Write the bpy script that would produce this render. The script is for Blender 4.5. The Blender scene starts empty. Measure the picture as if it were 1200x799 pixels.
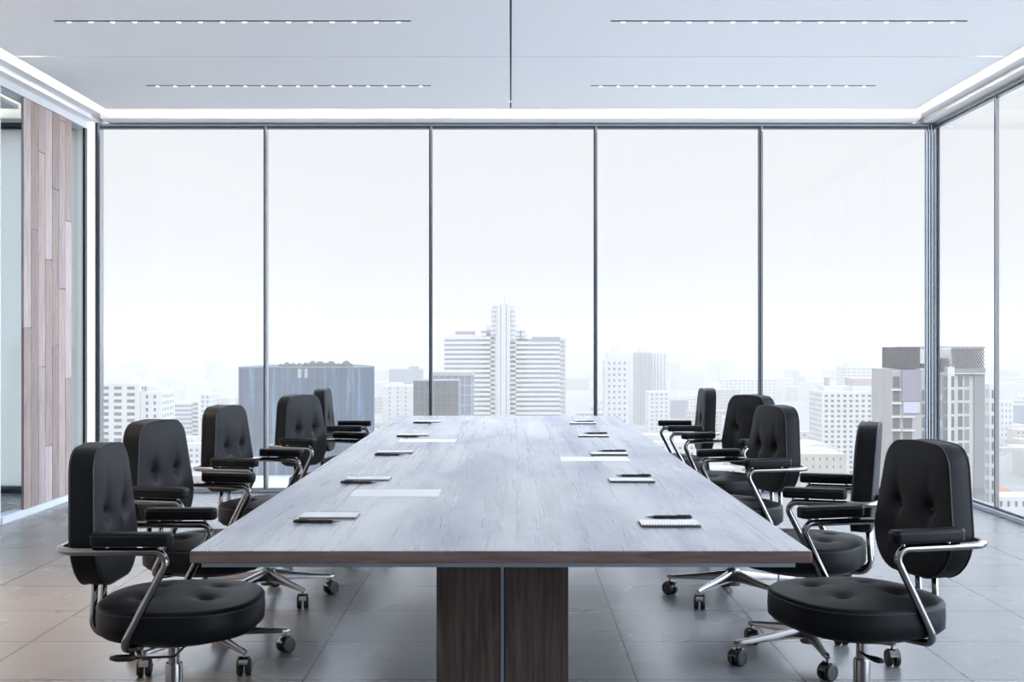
import bpy, bmesh, math, random
from mathutils import Vector, Matrix
random.seed(7)
S = bpy.context.scene
COL = S.collection
PI = math.pi

# ------------------------------------------------------------------ camera
F = 1520.0                      # focal length in pixels of the 1200 px wide frame
cam_d = bpy.data.cameras.new('camera')
cam_d.sensor_width = 36.0
cam_d.lens = F / 1200.0 * 36.0
cam_d.shift_x = 1.5 / 1200.0
cam_d.shift_y = 1.5 / 1200.0
cam_d.clip_start = 0.05
cam_d.clip_end = 20000
cam = bpy.data.objects.new('camera', cam_d)
COL.objects.link(cam)
cam.location = (0, 0, 1.25)
cam.rotation_euler = (PI / 2, 0, 0)
S.camera = cam

# ------------------------------------------------------------------ view and world
S.view_settings.view_transform = 'Standard'
S.view_settings.look = 'None'
S.view_settings.gamma = 1.0
S.view_settings.use_curve_mapping = False
S.view_settings.exposure = 0.0
S.cycles.max_bounces = 10
S.cycles.diffuse_bounces = 5
S.cycles.glossy_bounces = 5
S.cycles.transparent_max_bounces = 16
S.cycles.volume_bounces = 2
S.cycles.sample_clamp_indirect = 6.0

w = bpy.data.worlds.new('sky')
S.world = w
w.use_nodes = True
nt = w.node_tree
nt.nodes.clear()
out = nt.nodes.new('ShaderNodeOutputWorld')
bg = nt.nodes.new('ShaderNodeBackground')
tc = nt.nodes.new('ShaderNodeTexCoord')
sx = nt.nodes.new('ShaderNodeSeparateXYZ')
rp = nt.nodes.new('ShaderNodeValToRGB')
nt.links.new(tc.outputs['Generated'], sx.inputs[0])
nt.links.new(sx.outputs['Z'], rp.inputs[0])
el = rp.color_ramp.elements
el[0].position = 0.0
el[0].color = (0.91, 0.91, 0.915, 1)
el[1].position = 1.0
el[1].color = (2.4, 2.95, 3.8, 1)
e = el.new(0.18); e.color = (0.885, 0.892, 0.915, 1)
e = el.new(0.34); e.color = (2.65, 3.0, 3.5, 1)
# extra glow added to the unseen sky at right (+X) to light the room
mr = nt.nodes.new('ShaderNodeMapRange'); mr.interpolation_type = 'SMOOTHSTEP'
mr.inputs['From Min'].default_value = 0.45; mr.inputs['From Max'].default_value = 0.85
nt.links.new(sx.outputs['X'], mr.inputs['Value'])
wm_ = nt.nodes.new('ShaderNodeMix'); wm_.data_type = 'RGBA'; wm_.blend_type = 'ADD'; wm_.inputs[0].default_value = 1.0
sc_w = nt.nodes.new('ShaderNodeMix'); sc_w.data_type = 'RGBA'; sc_w.inputs[6].default_value = (0, 0, 0, 1); sc_w.inputs[7].default_value = (3.5, 4.1, 5.0, 1)
nt.links.new(mr.outputs[0], sc_w.inputs[0])
nt.links.new(rp.outputs[0], wm_.inputs[6]); nt.links.new(sc_w.outputs[2], wm_.inputs[7])
nt.links.new(wm_.outputs[2], bg.inputs['Color'])
bg.inputs['Strength'].default_value = 1.0
nt.links.new(bg.outputs[0], out.inputs['Surface'])

sun_d = bpy.data.lights.new('sun', 'SUN')
sun_d.energy = 1.3
sun_d.angle = math.radians(3)
sun_d.color = (1.0, 0.96, 0.90)
sun = bpy.data.objects.new('sun', sun_d)
COL.objects.link(sun)
sun.rotation_euler = (math.radians(52), 0, math.radians(-28))

# ------------------------------------------------------------------ helpers
def tag(o, label=None, cat=None, group=None, kind=None):
    if label: o['label'] = label
    if cat: o['category'] = cat
    if group: o['group'] = group
    if kind: o['kind'] = kind
    return o

def thing(name, label, cat, loc=(0, 0, 0), rz=0.0, group=None, kind=None):
    o = bpy.data.objects.new(name, None)
    o.empty_display_size = 0.1
    COL.objects.link(o)
    o.location = loc
    o.rotation_euler = (0, 0, rz)
    return tag(o, label, cat, group, kind)

def obj(name, bm, m, parent=None, smooth=False, loc=None):
    me = bpy.data.meshes.new(name)
    bmesh.ops.recalc_face_normals(bm, faces=bm.faces)
    bm.to_mesh(me)
    bm.free()
    ms = m if isinstance(m, (list, tuple)) else [m]
    for x in ms: me.materials.append(x)
    if smooth:
        for p in me.polygons: p.use_smooth = True
        if smooth != 'all':
            me.set_sharp_from_angle(angle=math.radians(38))
    o = bpy.data.objects.new(name, me)
    COL.objects.link(o)
    if parent: o.parent = parent
    if loc: o.location = loc
    return o

def copy_tree(o, parent=None):
    c = o.copy()
    COL.objects.link(c)
    c.parent = parent
    for ch in list(o.children):
        copy_tree(ch, c)
    return c

def box(bm, x0, x1, y0, y1, z0, z1, mi=0, bevel=0.0):
    vs = [bm.verts.new(p) for p in ((x0,y0,z0),(x1,y0,z0),(x1,y1,z0),(x0,y1,z0),(x0,y0,z1),(x1,y0,z1),(x1,y1,z1),(x0,y1,z1))]
    fs = []
    for q in ((3,2,1,0),(4,5,6,7),(0,1,5,4),(1,2,6,5),(2,3,7,6),(3,0,4,7)):
        f = bm.faces.new([vs[i] for i in q]); f.material_index = mi; fs.append(f)
    if bevel > 0:
        es = list({e for f in fs for e in f.edges})
        r = bmesh.ops.bevel(bm, geom=es, offset=bevel, segments=3, affect='EDGES', profile=0.5)
        for f in r['faces']: f.material_index = mi
    return bm

def B():
    return bmesh.new()

def boxes(name, lst, m, parent=None, bevel=0.0):
    bm = B()
    for b in lst: box(bm, *b[:6], bevel=bevel)
    return obj(name, bm, m, parent, smooth=bevel > 0)

def struct(o):
    o['kind'] = 'structure'
    return o

def lathe(bm, prof, seg=32, cx=0, cy=0, axis='z'):
    """prof: list of (radius, height)"""
    rings = []
    for r, h in prof:
        if r < 1e-6:
            p = (cx, cy, h) if axis == 'z' else (cx, h, cy)
            rings.append([bm.verts.new(p)])
        else:
            ring = []
            for i in range(seg):
                a = 2 * PI * i / seg
                if axis == 'z': p = (cx + r*math.cos(a), cy + r*math.sin(a), h)
                else: p = (cx + r*math.cos(a), h, cy + r*math.sin(a))
                ring.append(bm.verts.new(p))
            rings.append(ring)
    for a, b in zip(rings[:-1], rings[1:]):
        for i in range(seg):
            j = (i + 1) % seg
            if len(a) == 1 and len(b) == 1: continue
            if len(a) == 1: bm.faces.new((a[0], b[i], b[j]))
            elif len(b) == 1: bm.faces.new((a[i], a[j], b[0]))
            else: bm.faces.new((a[i], a[j], b[j], b[i]))
    for ring in (rings[0], rings[-1]):
        if len(ring) > 1:
            try: bm.faces.new(ring)
            except ValueError: pass
    return bm

def fillet(pts, rads, n=7, closed=False):
    """round the corners of a polyline"""
    P = [Vector(p) for p in pts]
    N = len(P)
    res = []
    for i in range(N):
        if not closed and (i == 0 or i == N - 1):
            res.append(P[i]); continue
        p, a, b = P[i], P[i-1], P[(i+1) % N]
        u, v = (a - p), (b - p)
        lu, lv = u.length, v.length
        u.normalize(); v.normalize()
        ang = u.angle(v)
        r = rads[i] if isinstance(rads, (list, tuple)) else rads
        t = min(r / math.tan(ang / 2), lu * 0.49, lv * 0.49)
        r = t * math.tan(ang / 2)
        bis = (u + v).normalized()
        c = p + bis * (r / math.sin(ang / 2))
        s0, s1 = p + u*t - c, p + v*t - c
        tot = s0.angle(s1)
        for k in range(n + 1):
            f = k / n
            w_ = (s0 * math.sin((1-f)*tot) + s1 * math.sin(f*tot)) / math.sin(tot)
            res.append(c + w_)
    return res

def sweep(bm, pts, r, seg=12, closed=False, cap=True):
    P = [Vector(p) for p in pts]
    n = len(P)
    T = []
    for i in range(n):
        if closed: t = P[(i+1) % n] - P[i-1]
        else: t = P[min(i+1, n-1)] - P[max(i-1, 0)]
        T.append(t.normalized())
    up = Vector((0, 0, 1))
    if abs(T[0].dot(up)) > 0.95: up = Vector((1, 0, 0))
    nrm = (up - T[0] * up.dot(T[0])).normalized()
    rings = []
    for i in range(n):
        if i:
            ax = T[i-1].cross(T[i])
            if ax.length > 1e-8:
                nrm = Matrix.Rotation(T[i-1].angle(T[i]), 3, ax.normalized()) @ nrm
            nrm = (nrm - T[i] * nrm.dot(T[i])).normalized()
        bn = T[i].cross(nrm)
        rr = r[i] if isinstance(r, list) else r
        rings.append([bm.verts.new(P[i] + (nrm*math.cos(2*PI*k/seg) + bn*math.sin(2*PI*k/seg)) * rr) for k in range(seg)])
    m = n if closed else n - 1
    for i in range(m):
        a, b = rings[i], rings[(i+1) % n]
        off = 0
        if closed and i == n - 1:
            off = min(range(seg), key=lambda o_: (a[0].co - b[o_].co).length)
        for k in range(seg):
            k2 = (k + 1) % seg
            bm.faces.new((a[k], a[k2], b[(k2+off) % seg], b[(k+off) % seg]))
    if cap and not closed:
        bm.faces.new(list(reversed(rings[0]))); bm.faces.new(rings[-1])
    return bm

def cyl_between(bm, a, b, r, seg=12):
    return sweep(bm, [a, b], r, seg)

def resample(poly, n):
    """evenly resample a closed 2-D polygon"""
    L = [0]
    m = len(poly)
    for i in range(m):
        a, b = poly[i], poly[(i+1) % m]
        L.append(L[-1] + math.hypot(b[0]-a[0], b[1]-a[1]))
    res = []
    j = 0
    for k in range(n):
        t = L[-1] * k / n
        while L[j+1] < t: j += 1
        f = (t - L[j]) / max(L[j+1] - L[j], 1e-9)
        a, b = poly[j], poly[(j+1) % m]
        res.append((a[0] + (b[0]-a[0])*f, a[1] + (b[1]-a[1])*f))
    return res

def cushion(bm, outline, thick, puff, tufts, rim=0.012, back_puff=0.004, rings=26, depth=0.016, sig=0.020, fold=(0.004, 0.012, 0.06)):
    """outline: 2-D points (u, v); top surface at w = thick/2 (+puff), returned in (u, v, w)"""
    n = len(outline)
    cu = sum(p[0] for p in outline) / n
    cv = sum(p[1] for p in outline) / n
    def top(u, v, s):
        w_ = puff * (1 - s ** 3)
        for tu, tv in tufts:
            du, dv = u - tu, v - tv
            r2 = du*du + dv*dv
            w_ -= depth * math.exp(-r2 / (2*sig*sig)) + 0.45*depth*math.exp(-r2/(2*(sig*2.3)**2))
            w_ -= fold[0] * math.exp(-du*du/(2*fold[1]**2) - dv*dv/(2*fold[2]**2))
        return w_ * 1.0
    R = []
    c0 = bm.verts.new((cu, cv, thick/2 + top(cu, cv, 0)))
    R.append([c0])
    def ring(sc, inset, w_fn):
        vs = []
        for i in range(n):
            pu, pv = outline[i]
            a, b = outline[i-1], outline[(i+1) % n]
            tx, ty = b[0]-a[0], b[1]-a[1]
            l = math.hypot(tx, ty) or 1
            nx, ny = ty/l, -tx/l
            if (pu-cu)*nx + (pv-cv)*ny < 0: nx, ny = -nx, -ny
            bu, bv = pu - nx*inset, pv - ny*inset
            u = cu + (bu-cu)*sc; v = cv + (bv-cv)*sc
            vs.append(bm.verts.new((u, v, w_fn(u, v))))
        return vs
    for k in range(1, rings + 1):
        s = k / rings
        R.append(ring(s, rim, lambda u, v, s=s: thick/2 + top(u, v, s)))
    e0 = thick/2
    for k in range(1, 5):                      # rounded rim
        a = k / 4 * PI / 2
        R.append(ring(1, rim*(1-math.sin(a)), lambda u, v, a=a: e0 - rim*(1-math.cos(a))))
    R.append(ring(1, -0.002, lambda u, v: 0))
    for k in range(0, 5):
        a = k / 4 * PI / 2
        R.append(ring(1, rim*(1-math.cos(a)), lambda u, v, a=a: -e0 + rim*(1-math.sin(a))))
    for k in range(5, 0, -1):
        s = k / 6
        R.append(ring(s, rim, lambda u, v, s=s: -e0 - back_puff*(1-s*s)))
    c1 = bm.verts.new((cu, cv, -e0 - back_puff))
    for i in range(n):
        j = (i+1) % n
        bm.faces.new((c0, R[1][i], R[1][j]))
        bm.faces.new((c1, R[-1][j], R[-1][i]))
    for a, b in zip(R[1:-1], R[2:]):
        for i in range(n):
            j = (i+1) % n
            bm.faces.new((a[i], b[i], b[j], a[j]))
    return bm

# ------------------------------------------------------------------ materials
def mat(name, col, rough=0.5, metal=0.0, spec=0.5, coat=0.0, emit=None, estr=0.0):
    m = bpy.data.materials.new(name)
    m.use_nodes = True
    b = m.node_tree.nodes['Principled BSDF']
    b.inputs['Base Color'].default_value = (*col, 1)
    b.inputs['Roughness'].default_value = rough
    b.inputs['Metallic'].default_value = metal
    b.inputs['Specular IOR Level'].default_value = spec
    b.inputs['Coat Weight'].default_value = coat
    if emit:
        b.inputs['Emission Color'].default_value = (*emit, 1)
        b.inputs['Emission Strength'].default_value = estr
    return m

class NT:
    """short helper round a material's node tree"""
    def __init__(s, m):
        s.t = m.node_tree; s.b = s.t.nodes['Principled BSDF']
    def n(s, typ, **kw):
        x = s.t.nodes.new(typ)
        for k, v in kw.items():
            if k in x.inputs: x.inputs[k].default_value = v
            else: setattr(x, k, v)
        return x
    def l(s, a, b): s.t.links.new(a, b)
    def coords(s, scale=(1,1,1), loc=(0,0,0), rot=(0,0,0)):
        tc_ = s.n('ShaderNodeTexCoord'); mp = s.n('ShaderNodeMapping')
        mp.inputs['Scale'].default_value = scale; mp.inputs['Location'].default_value = loc; mp.inputs['Rotation'].default_value = rot
        s.l(tc_.outputs['Object'], mp.inputs['Vector'])
        return mp.outputs[0]
    def ramp(s, fac, stops):
        r = s.n('ShaderNodeValToRGB')
        e_ = r.color_ramp.elements
        e_[0].position, e_[0].color = stops[0][0], (*stops[0][1], 1)
        e_[1].position, e_[1].color = stops[-1][0], (*stops[-1][1], 1)
        for p, c in stops[1:-1]:
            k = e_.new(p); k.color = (*c, 1)
        s.l(fac, r.inputs[0])
        return r.outputs[0]
    def bump(s, h, strength=0.2, dist=0.01):
        bp = s.n('ShaderNodeBump'); bp.inputs['Strength'].default_value = strength; bp.inputs['Distance'].default_value = dist
        s.l(h, bp.inputs['Height']); s.l(bp.outputs[0], s.b.inputs['Normal'])
        return bp

def wood(name, scale, c0, c1, c2, rough=0.35, coat=0.0, bump=0.15, fine=3.2):
    m = mat(name, c1, rough, coat=coat)
    t = NT(m)
    v = t.coords(scale)
    n1 = t.n('ShaderNodeTexNoise'); n1.inputs['Scale'].default_value = 3.0; n1.inputs['Detail'].default_value = 10; n1.inputs['Roughness'].default_value = 0.62; n1.inputs['Distortion'].default_value = 0.6
    t.l(v, n1.inputs['Vector'])
    col = t.ramp(n1.outputs['Fac'], [(0.30, c0), (0.5, c1), (0.72, c2)])
    t.l(col, t.b.inputs['Base Color'])
    v2 = t.coords(tuple(s*3.2 for s in scale) if fine == 3.2 else fine)
    n2 = t.n('ShaderNodeTexNoise'); n2.inputs['Scale'].default_value = 5.0; n2.inputs['Detail'].default_value = 8
    t.l(v2, n2.inputs['Vector'])
    r = t.ramp(n2.outputs['Fac'], [(0.3, (rough*0.75,)*3), (0.7, (rough*1.35,)*3)])
    t.l(r, t.b.inputs['Roughness'])
    t.bump(n2.outputs['Fac'], bump, 0.002)
    return m

# leather
M_leather = mat('black_leather', (0.007, 0.0074, 0.0085), 0.50, spec=0.17)
t = NT(M_leather)
v = t.coords((1, 1, 1))
vo = t.n('ShaderNodeTexVoronoi'); vo.inputs['Scale'].default_value = 420.0
t.l(v, vo.inputs['Vector'])
t.bump(vo.outputs['Distance'], 0.06, 0.0006)
M_piping = mat('leather_piping', (0.012, 0.012, 0.013), 0.5)
M_chrome = mat('dark_chrome', (0.30, 0.285, 0.275), 0.16, metal=1.0)
M_polish = mat('polished_base_metal', (0.22, 0.21, 0.205), 0.20, metal=1.0)
M_black = mat('black_plastic', (0.012, 0.012, 0.013), 0.38)
M_rubber = mat('castor_rubber', (0.01, 0.01, 0.01), 0.45)
M_steel = mat('brushed_steel', (0.33, 0.36, 0.40), 0.35, metal=0.85)
M_frame = mat('window_frame_aluminium', (0.40, 0.43, 0.47), 0.20, metal=0.9)
M_framedark = mat('dark_window_gasket', (0.05, 0.06, 0.075), 0.35, metal=0.3)
M_white = mat('white_plaster', (0.80, 0.80, 0.80), 0.6)
M_ceil = mat('ceiling_panel', (0.88, 0.88, 0.88), 0.55)
M_warmwhite = mat('cream_pillar_plaster', (0.86, 0.82, 0.76), 0.5)
M_slot = mat('black_shadow_gap', (0.03, 0.03, 0.035), 0.7)
M_led = mat('led_strip', (1, 1, 1), 0.5, emit=(1.0, 0.90, 0.76), estr=70.0)
M_lens = mat('downlight_lens', (1, 1, 1), 0.5, emit=(1.0, 0.98, 0.95), estr=3.0)
M_paper = mat('white_paper', (0.90, 0.89, 0.87), 0.7)
M_card = mat('notebook_cover', (0.22, 0.17, 0.15), 0.6)
M_pages = mat('notebook_pages', (0.20, 0.155, 0.135), 0.7)
M_wire = mat('spiral_wire', (0.06, 0.05, 0.05), 0.3, metal=0.8)
M_pen = mat('black_pen_lacquer', (0.008, 0.008, 0.01), 0.22, coat=0.5)
M_tip = mat('pen_metal', (0.45, 0.42, 0.40), 0.25, metal=1.0)

def table_mat():
    m = mat('whitewashed_table_veneer', (0.4, 0.4, 0.45), 0.28, spec=0.28)
    t = NT(m)
    def noise(scale, sc, det, ro, dist=0.0):
        n = t.n('ShaderNodeTexNoise'); n.inputs['Scale'].default_value = sc; n.inputs['Detail'].default_value = det
        n.inputs['Roughness'].default_value = ro; n.inputs['Distortion'].default_value = dist
        t.l(t.coords(scale), n.inputs['Vector']); return n.outputs['Fac']
    patch = noise((2.6, 0.5, 1), 1.5, 7, 0.6, 0.5)
    streak = noise((15, 0.26, 1), 1.6, 8, 0.6, 0.1)
    fine = noise((60, 1.6, 1), 3.0, 6, 0.65)
    a = t.ramp(patch, [(0.34, (0.21, 0.245, 0.33)), (0.50, (0.42, 0.43, 0.465)), (0.66, (0.57, 0.565, 0.58))])
    b = t.ramp(streak, [(0.30, (0.74, 0.75, 0.79)), (0.50, (0.93, 0.94, 0.96)), (0.70, (1.14, 1.14, 1.13))])
    c = t.ramp(fine, [(0.30, (0.92, 0.92, 0.93)), (0.70, (1.05, 1.05, 1.05))])
    m1 = t.n('ShaderNodeMix', data_type='RGBA', blend_type='MULTIPLY'); m1.inputs[0].default_value = 1.0
    t.l(a, m1.inputs[6]); t.l(b, m1.inputs[7])
    m2 = t.n('ShaderNodeMix', data_type='RGBA', blend_type='MULTIPLY'); m2.inputs[0].default_value = 1.0
    t.l(m1.outputs[2], m2.inputs[6]); t.l(c, m2.inputs[7])
    t.l(m2.outputs[2], t.b.inputs['Base Color'])
    r = t.ramp(streak, [(0.3, (0.25,)*3), (0.7, (0.32,)*3)])
    t.l(r, t.b.inputs['Roughness'])
    t.bump(streak, 0.02, 0.002)
    return m
M_top = table_mat()
M_edge = wood('table_edge_wood', (1.6, 6, 22), (0.085, 0.052, 0.043), (0.145, 0.095, 0.079), (0.22, 0.15, 0.125), rough=0.5)
M_ped = wood('pedestal_wood', (26, 10, 1.2), (0.040, 0.029, 0.024), (0.070, 0.052, 0.043), (0.115, 0.086, 0.070), rough=0.5, bump=0.3)
M_ped.node_tree.nodes['Principled BSDF'].inputs['Specular IOR Level'].default_value = 0.15
M_edge.node_tree.nodes['Principled BSDF'].inputs['Specular IOR Level'].default_value = 0.25

def floor_mat():
    m = mat('polished_concrete_tiles', (0.3, 0.3, 0.3), 0.22)
    t = NT(m)
    T = 0.6175
    # joints run at X = 0.467 + k*T and at the measured rows
    v = t.coords((1, 1, 1), loc=(-0.4675 + T * 20, -4.803 + T * 20, 0))
    br = t.n('ShaderNodeTexBrick', offset=0.0, squash=1.0)
    br.inputs['Scale'].default_value = 1.0
    br.inputs['Brick Width'].default_value = T
    br.inputs['Row Height'].default_value = T
    br.inputs['Mortar Size'].default_value = 0.0045
    br.inputs['Mortar Smooth'].default_value = 0.1
    br.inputs['Bias'].default_value = 0.0
    br.inputs['Color1'].default_value = (0.165, 0.165, 0.166, 1)
    br.inputs['Color2'].default_value = (0.175, 0.175, 0.176, 1)
    br.inputs['Mortar'].default_value = (0.03, 0.03, 0.03, 1)
    t.l(v, br.inputs['Vector'])
    v2 = t.coords((1, 1, 1))
    n1 = t.n('ShaderNodeTexNoise'); n1.inputs['Scale'].default_value = 1.7; n1.inputs['Detail'].default_value = 9; n1.inputs['Roughness'].default_value = 0.6
    t.l(v2, n1.inputs['Vector'])
    shade = t.ramp(n1.outputs['Fac'], [(0.3, (0.93,)*3), (0.7, (1.04,)*3)])
    mx = t.n('ShaderNodeMix', data_type='RGBA', blend_type='MULTIPLY'); mx.inputs[0].default_value = 1.0
    t.l(br.outputs['Color'], mx.inputs[6]); t.l(shade, mx.inputs[7])
    # small pits
    vo = t.n('ShaderNodeTexVoronoi'); vo.inputs['Scale'].default_value = 55.0
    t.l(v2, vo.inputs['Vector'])
    n3 = t.n('ShaderNodeTexNoise'); n3.inputs['Scale'].default_value = 2.6; n3.inputs['Detail'].default_value = 3
    t.l(v2, n3.inputs['Vector'])
    thr = t.n('ShaderNodeMath', operation='MULTIPLY'); t.l(n3.outputs['Fac'], thr.inputs[0]); thr.inputs[1].default_value = 0.10
    pit = t.n('ShaderNodeMath', operation='LESS_THAN'); t.l(vo.outputs['Distance'], pit.inputs[0]); t.l(thr.outputs[0], pit.inputs[1])
    n4 = t.n('ShaderNodeTexNoise'); n4.inputs['Scale'].default_value = 1.1
    t.l(v2, n4.inputs['Vector'])
    gate = t.n('ShaderNodeMath', operation='GREATER_THAN'); t.l(n4.outputs['Fac'], gate.inputs[0]); gate.inputs[1].default_value = 0.56
    pg = t.n('ShaderNodeMath', operation='MULTIPLY'); t.l(pit.outputs[0], pg.inputs[0]); t.l(gate.outputs[0], pg.inputs[1])
    mx2 = t.n('ShaderNodeMix', data_type='RGBA'); t.l(pg.outputs[0], mx2.inputs[0]); t.l(mx.outputs[2], mx2.inputs[6]); mx2.inputs[7].default_value = (0.11, 0.10, 0.10, 1)
    t.l(mx2.outputs[2], t.b.inputs['Base Color'])
    n5 = t.n('ShaderNodeTexNoise'); n5.inputs['Scale'].default_value = 1.2; n5.inputs['Detail'].default_value = 2
    t.l(v2, n5.inputs['Vector'])
    rr = t.ramp(n5.outputs['Fac'], [(0.3, (0.23,)*3), (0.7, (0.31,)*3)])
    t.l(rr, t.b.inputs['Roughness'])
    sub = t.n('ShaderNodeMath', operation='SUBTRACT'); sub.inputs[0].default_value = 1.0
    t.l(br.outputs['Fac'], sub.inputs[1])
    t.bump(sub.outputs[0], 0.05, 0.001)
    t.b.inputs['Specular IOR Level'].default_value = 0.28
    return m
M_floor = floor_mat()

def glass_mat(name, tint=(1, 1, 1), ior=1.45, rough=0.0):
    m = bpy.data.materials.new(name); m.use_nodes = True
    n = m.node_tree; n.nodes.clear()
    o = n.nodes.new('ShaderNodeOutputMaterial'); mx = n.nodes.new('ShaderNodeMixShader')
    tr = n.nodes.new('ShaderNodeBsdfTransparent'); gl = n.nodes.new('ShaderNodeBsdfGlossy'); fr = n.nodes.new('ShaderNodeLayerWeight')
    tr.inputs['Color'].default_value = (*tint, 1); gl.inputs['Roughness'].default_value = rough
    pw = n.nodes.new('ShaderNodeMath'); pw.operation = 'POWER'; pw.inputs[1].default_value = 5.0
    sc_ = n.nodes.new('ShaderNodeMath'); sc_.operation = 'MULTIPLY_ADD'; sc_.inputs[1].default_value = ior; sc_.inputs[2].default_value = 0.02
    n.links.new(fr.outputs['Facing'], pw.inputs[0]); n.links.new(pw.outputs[0], sc_.inputs[0])
    n.links.new(sc_.outputs[0], mx.inputs[0]); n.links.new(tr.outputs[0], mx.inputs[1]); n.links.new(gl.outputs[0], mx.inputs[2])
    n.links.new(mx.outputs[0], o.inputs['Surface'])
    return m
M_glass = glass_mat('clear_window_glass', (0.985, 0.99, 0.995), 0.35)
M_tint = glass_mat('blue_tinted_partition_glass', (0.85, 0.92, 0.97), 0.35)

def frosted():
    m = bpy.data.materials.new('frosted_blue_glass'); m.use_nodes = True
    n = m.node_tree; n.nodes.clear()
    o = n.nodes.new('ShaderNodeOutputMaterial'); tr = n.nodes.new('ShaderNodeBsdfTranslucent')
    tr.inputs['Color'].default_value = (0.69, 0.65, 0.60, 1)
    n.links.new(tr.outputs[0], o.inputs['Surface'])
    return m
M_frost = frosted()

# ------------------------------------------------------------------ room shell
RX, RY, H = 3.5, 10.76, 3.07       # half width, window wall, soffit height
PZ = 3.10                          # underside of the ceiling panels
YB = -3.0                          # wall behind the camera
LX = -8.0                          # far wall of the neighbouring room

bm = B(); box(bm, LX - 0.15, RX + 0.20, YB - 0.15, RY + 0.20, -0.30, 0.0)
struct(obj('floor', bm, M_floor))
bm = B(); box(bm, LX - 0.15, RX + 0.25, YB - 0.15, RY + 0.25, 3.42, 3.60)
struct(obj('ceiling', bm, M_white))

# ceiling panels: two halves split by a longitudinal gap, cross joints every 1.88 m
PX, PYB = 3.203, 10.28
SLX = (-2.63, -0.575)
STRIPS = [7.47, 9.35, 5.59, 3.71]
def ceiling_panels(side):
    bm = B()
    ys = [YB + 0.35] + [8.41 - 1.88 * k for k in range(5, -1, -1)] + [PYB]
    a, b = (0.006, PX) if side > 0 else (-PX, -0.006)
    for y0, y1 in zip(ys[:-1], ys[1:]):
        y1 = y1 - (0.020 if y1 != PYB else 0)
        st = [s for s in STRIPS if y0 < s < y1]
        sx0, sx1 = (0.575, 2.63) if side > 0 else SLX
        if st:      # leave a slot for the light strip
            s = st[0]
            for q in ((a, b, y0, s-0.012), (a, b, s+0.012, y1), (a, sx0, s-0.012, s+0.012), (sx1, b, s-0.012, s+0.012)):
                box(bm, q[0], q[1], q[2], q[3], PZ, PZ + 0.03)
        else:
            box(bm, a, b, y0, y1, PZ, PZ + 0.03)
    return bm
struct(obj('ceiling_panel', ceiling_panels(-1), M_ceil))
struct(obj('ceiling_panel', ceiling_panels(1), M_ceil))
bm = B(); box(bm, -0.0058, 0.0058, YB + 0.36, PYB - 0.002, PZ + 0.012, PZ + 0.03)  # dark filler added in the gap to block the LED strip behind
struct(obj('ceiling_seam_filler', bm, M_slot))
bm = B(); box(bm, -PX + 0.20, PX - 0.20, YB + 0.60, PYB - 0.25, PZ + 0.16, PZ + 0.19)
struct(obj('ceiling_backing', bm, M_slot))

# cove: outer soffits (two steps at the sides, one at the window wall)
bm = B()
for s in (-1, 1):
    xs = sorted((s*3.415, s*3.52)); box(bm, xs[0], xs[1], YB, RY + 0.2, H, 3.42)
    xs = sorted((s*3.336, s*3.415)); box(bm, xs[0], xs[1], YB, RY + 0.2, 3.108, 3.42)
box(bm, -3.336, 3.336, 10.54, RY + 0.2, H, 3.42)
struct(obj('ceiling_cove', bm, M_white))
bm = B()
for s in (-1, 1):
    xs = sorted((s*3.10, s*3.13)); box(bm, xs[0], xs[1], YB + 0.5, PYB - 0.1, PZ + 0.035, PZ + 0.055)
box(bm, -3.10, 3.10, PYB - 0.10, PYB - 0.07, PZ + 0.035, PZ + 0.055)
struct(obj('trim_1', bm, M_led))
# metal edge of the floating panel
bm = B()
for s in (-1, 1):
    xs = sorted((s*PX, s*(PX + 0.006))); box(bm, xs[0], xs[1], YB + 0.35, PYB + 0.006, PZ - 0.002, PZ + 0.03)
box(bm, -PX, PX, PYB, PYB + 0.006, PZ - 0.002, PZ + 0.03)
struct(obj('trim_2', bm, mat('panel_edge', (0.62, 0.57, 0.50), 0.5)))

# wall behind the camera, neighbouring room
bm = B(); box(bm, LX - 0.15, RX + 0.2, YB - 0.15, YB, 0, 3.42)
struct(obj('wall_back', bm, mat('grey_plaster', (0.30, 0.30, 0.31), 0.6)))
bm = B(); box(bm, LX - 0.15, LX, YB, RY + 0.2, 0, 3.42)
struct(obj('wall_far_left', bm, M_white))
bm = B()
box(bm, LX, -3.9, YB + 0.3, PYB, PZ, PZ + 0.03)
struct(obj('ceiling_panel', bm, M_ceil))
bm = B()
box(bm, LX, -3.52, 10.54, RY + 0.2, H, 3.42)
struct(obj('ceiling_cove', bm, M_white))
bm = B(); box(bm, LX + 0.2, -4.1, PYB - 0.10, PYB - 0.07, PZ + 0.035, PZ + 0.055)
struct(obj('trim_3', bm, M_led))
# left wall: solid white stretch near the camera, then glass, wood panelling, glass
bm = B(); box(bm, -3.62, -RX, YB, 8.90, 0, H)
struct(obj('wall_left', bm, M_warmwhite))
bm = B(); box(bm, -3.62, -3.52, YB, RY + 0.2, 3.014, 3.42); box(bm, -3.52, -3.495, YB, RY, 3.014, 3.07)
struct(obj('trim_4', bm, M_white))
bm = B(); box(bm, -3.60, -3.485, 8.90, RY, 0, 0.046)
struct(obj('baseboard_left', bm, mat('pale_baseboard', (0.74, 0.76, 0.80), 0.45)))
def partition(n, y0, y1):
    bm = B(); box(bm, -3.520, -3.512, y0, y1, 0.046, 3.014)
    return struct(obj('window_%d' % n, bm, M_tint))
partition(1, 8.90, 9.325)
partition(2, 10.34, 10.70)
bm = B(); box(bm, -3.526, -3.503, 10.68, 10.725, 0.046, 3.03)
struct(obj('trim_5', bm, M_framedark))
bm = B(); box(bm, -3.503, -3.445, 10.735, RY + 0.2, 0, H)
struct(obj('wall_left_pillar', bm, M_warmwhite))
bm = B(); box(bm, -3.500, -3.447, 10.727, 10.735, 0.0, H)
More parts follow.
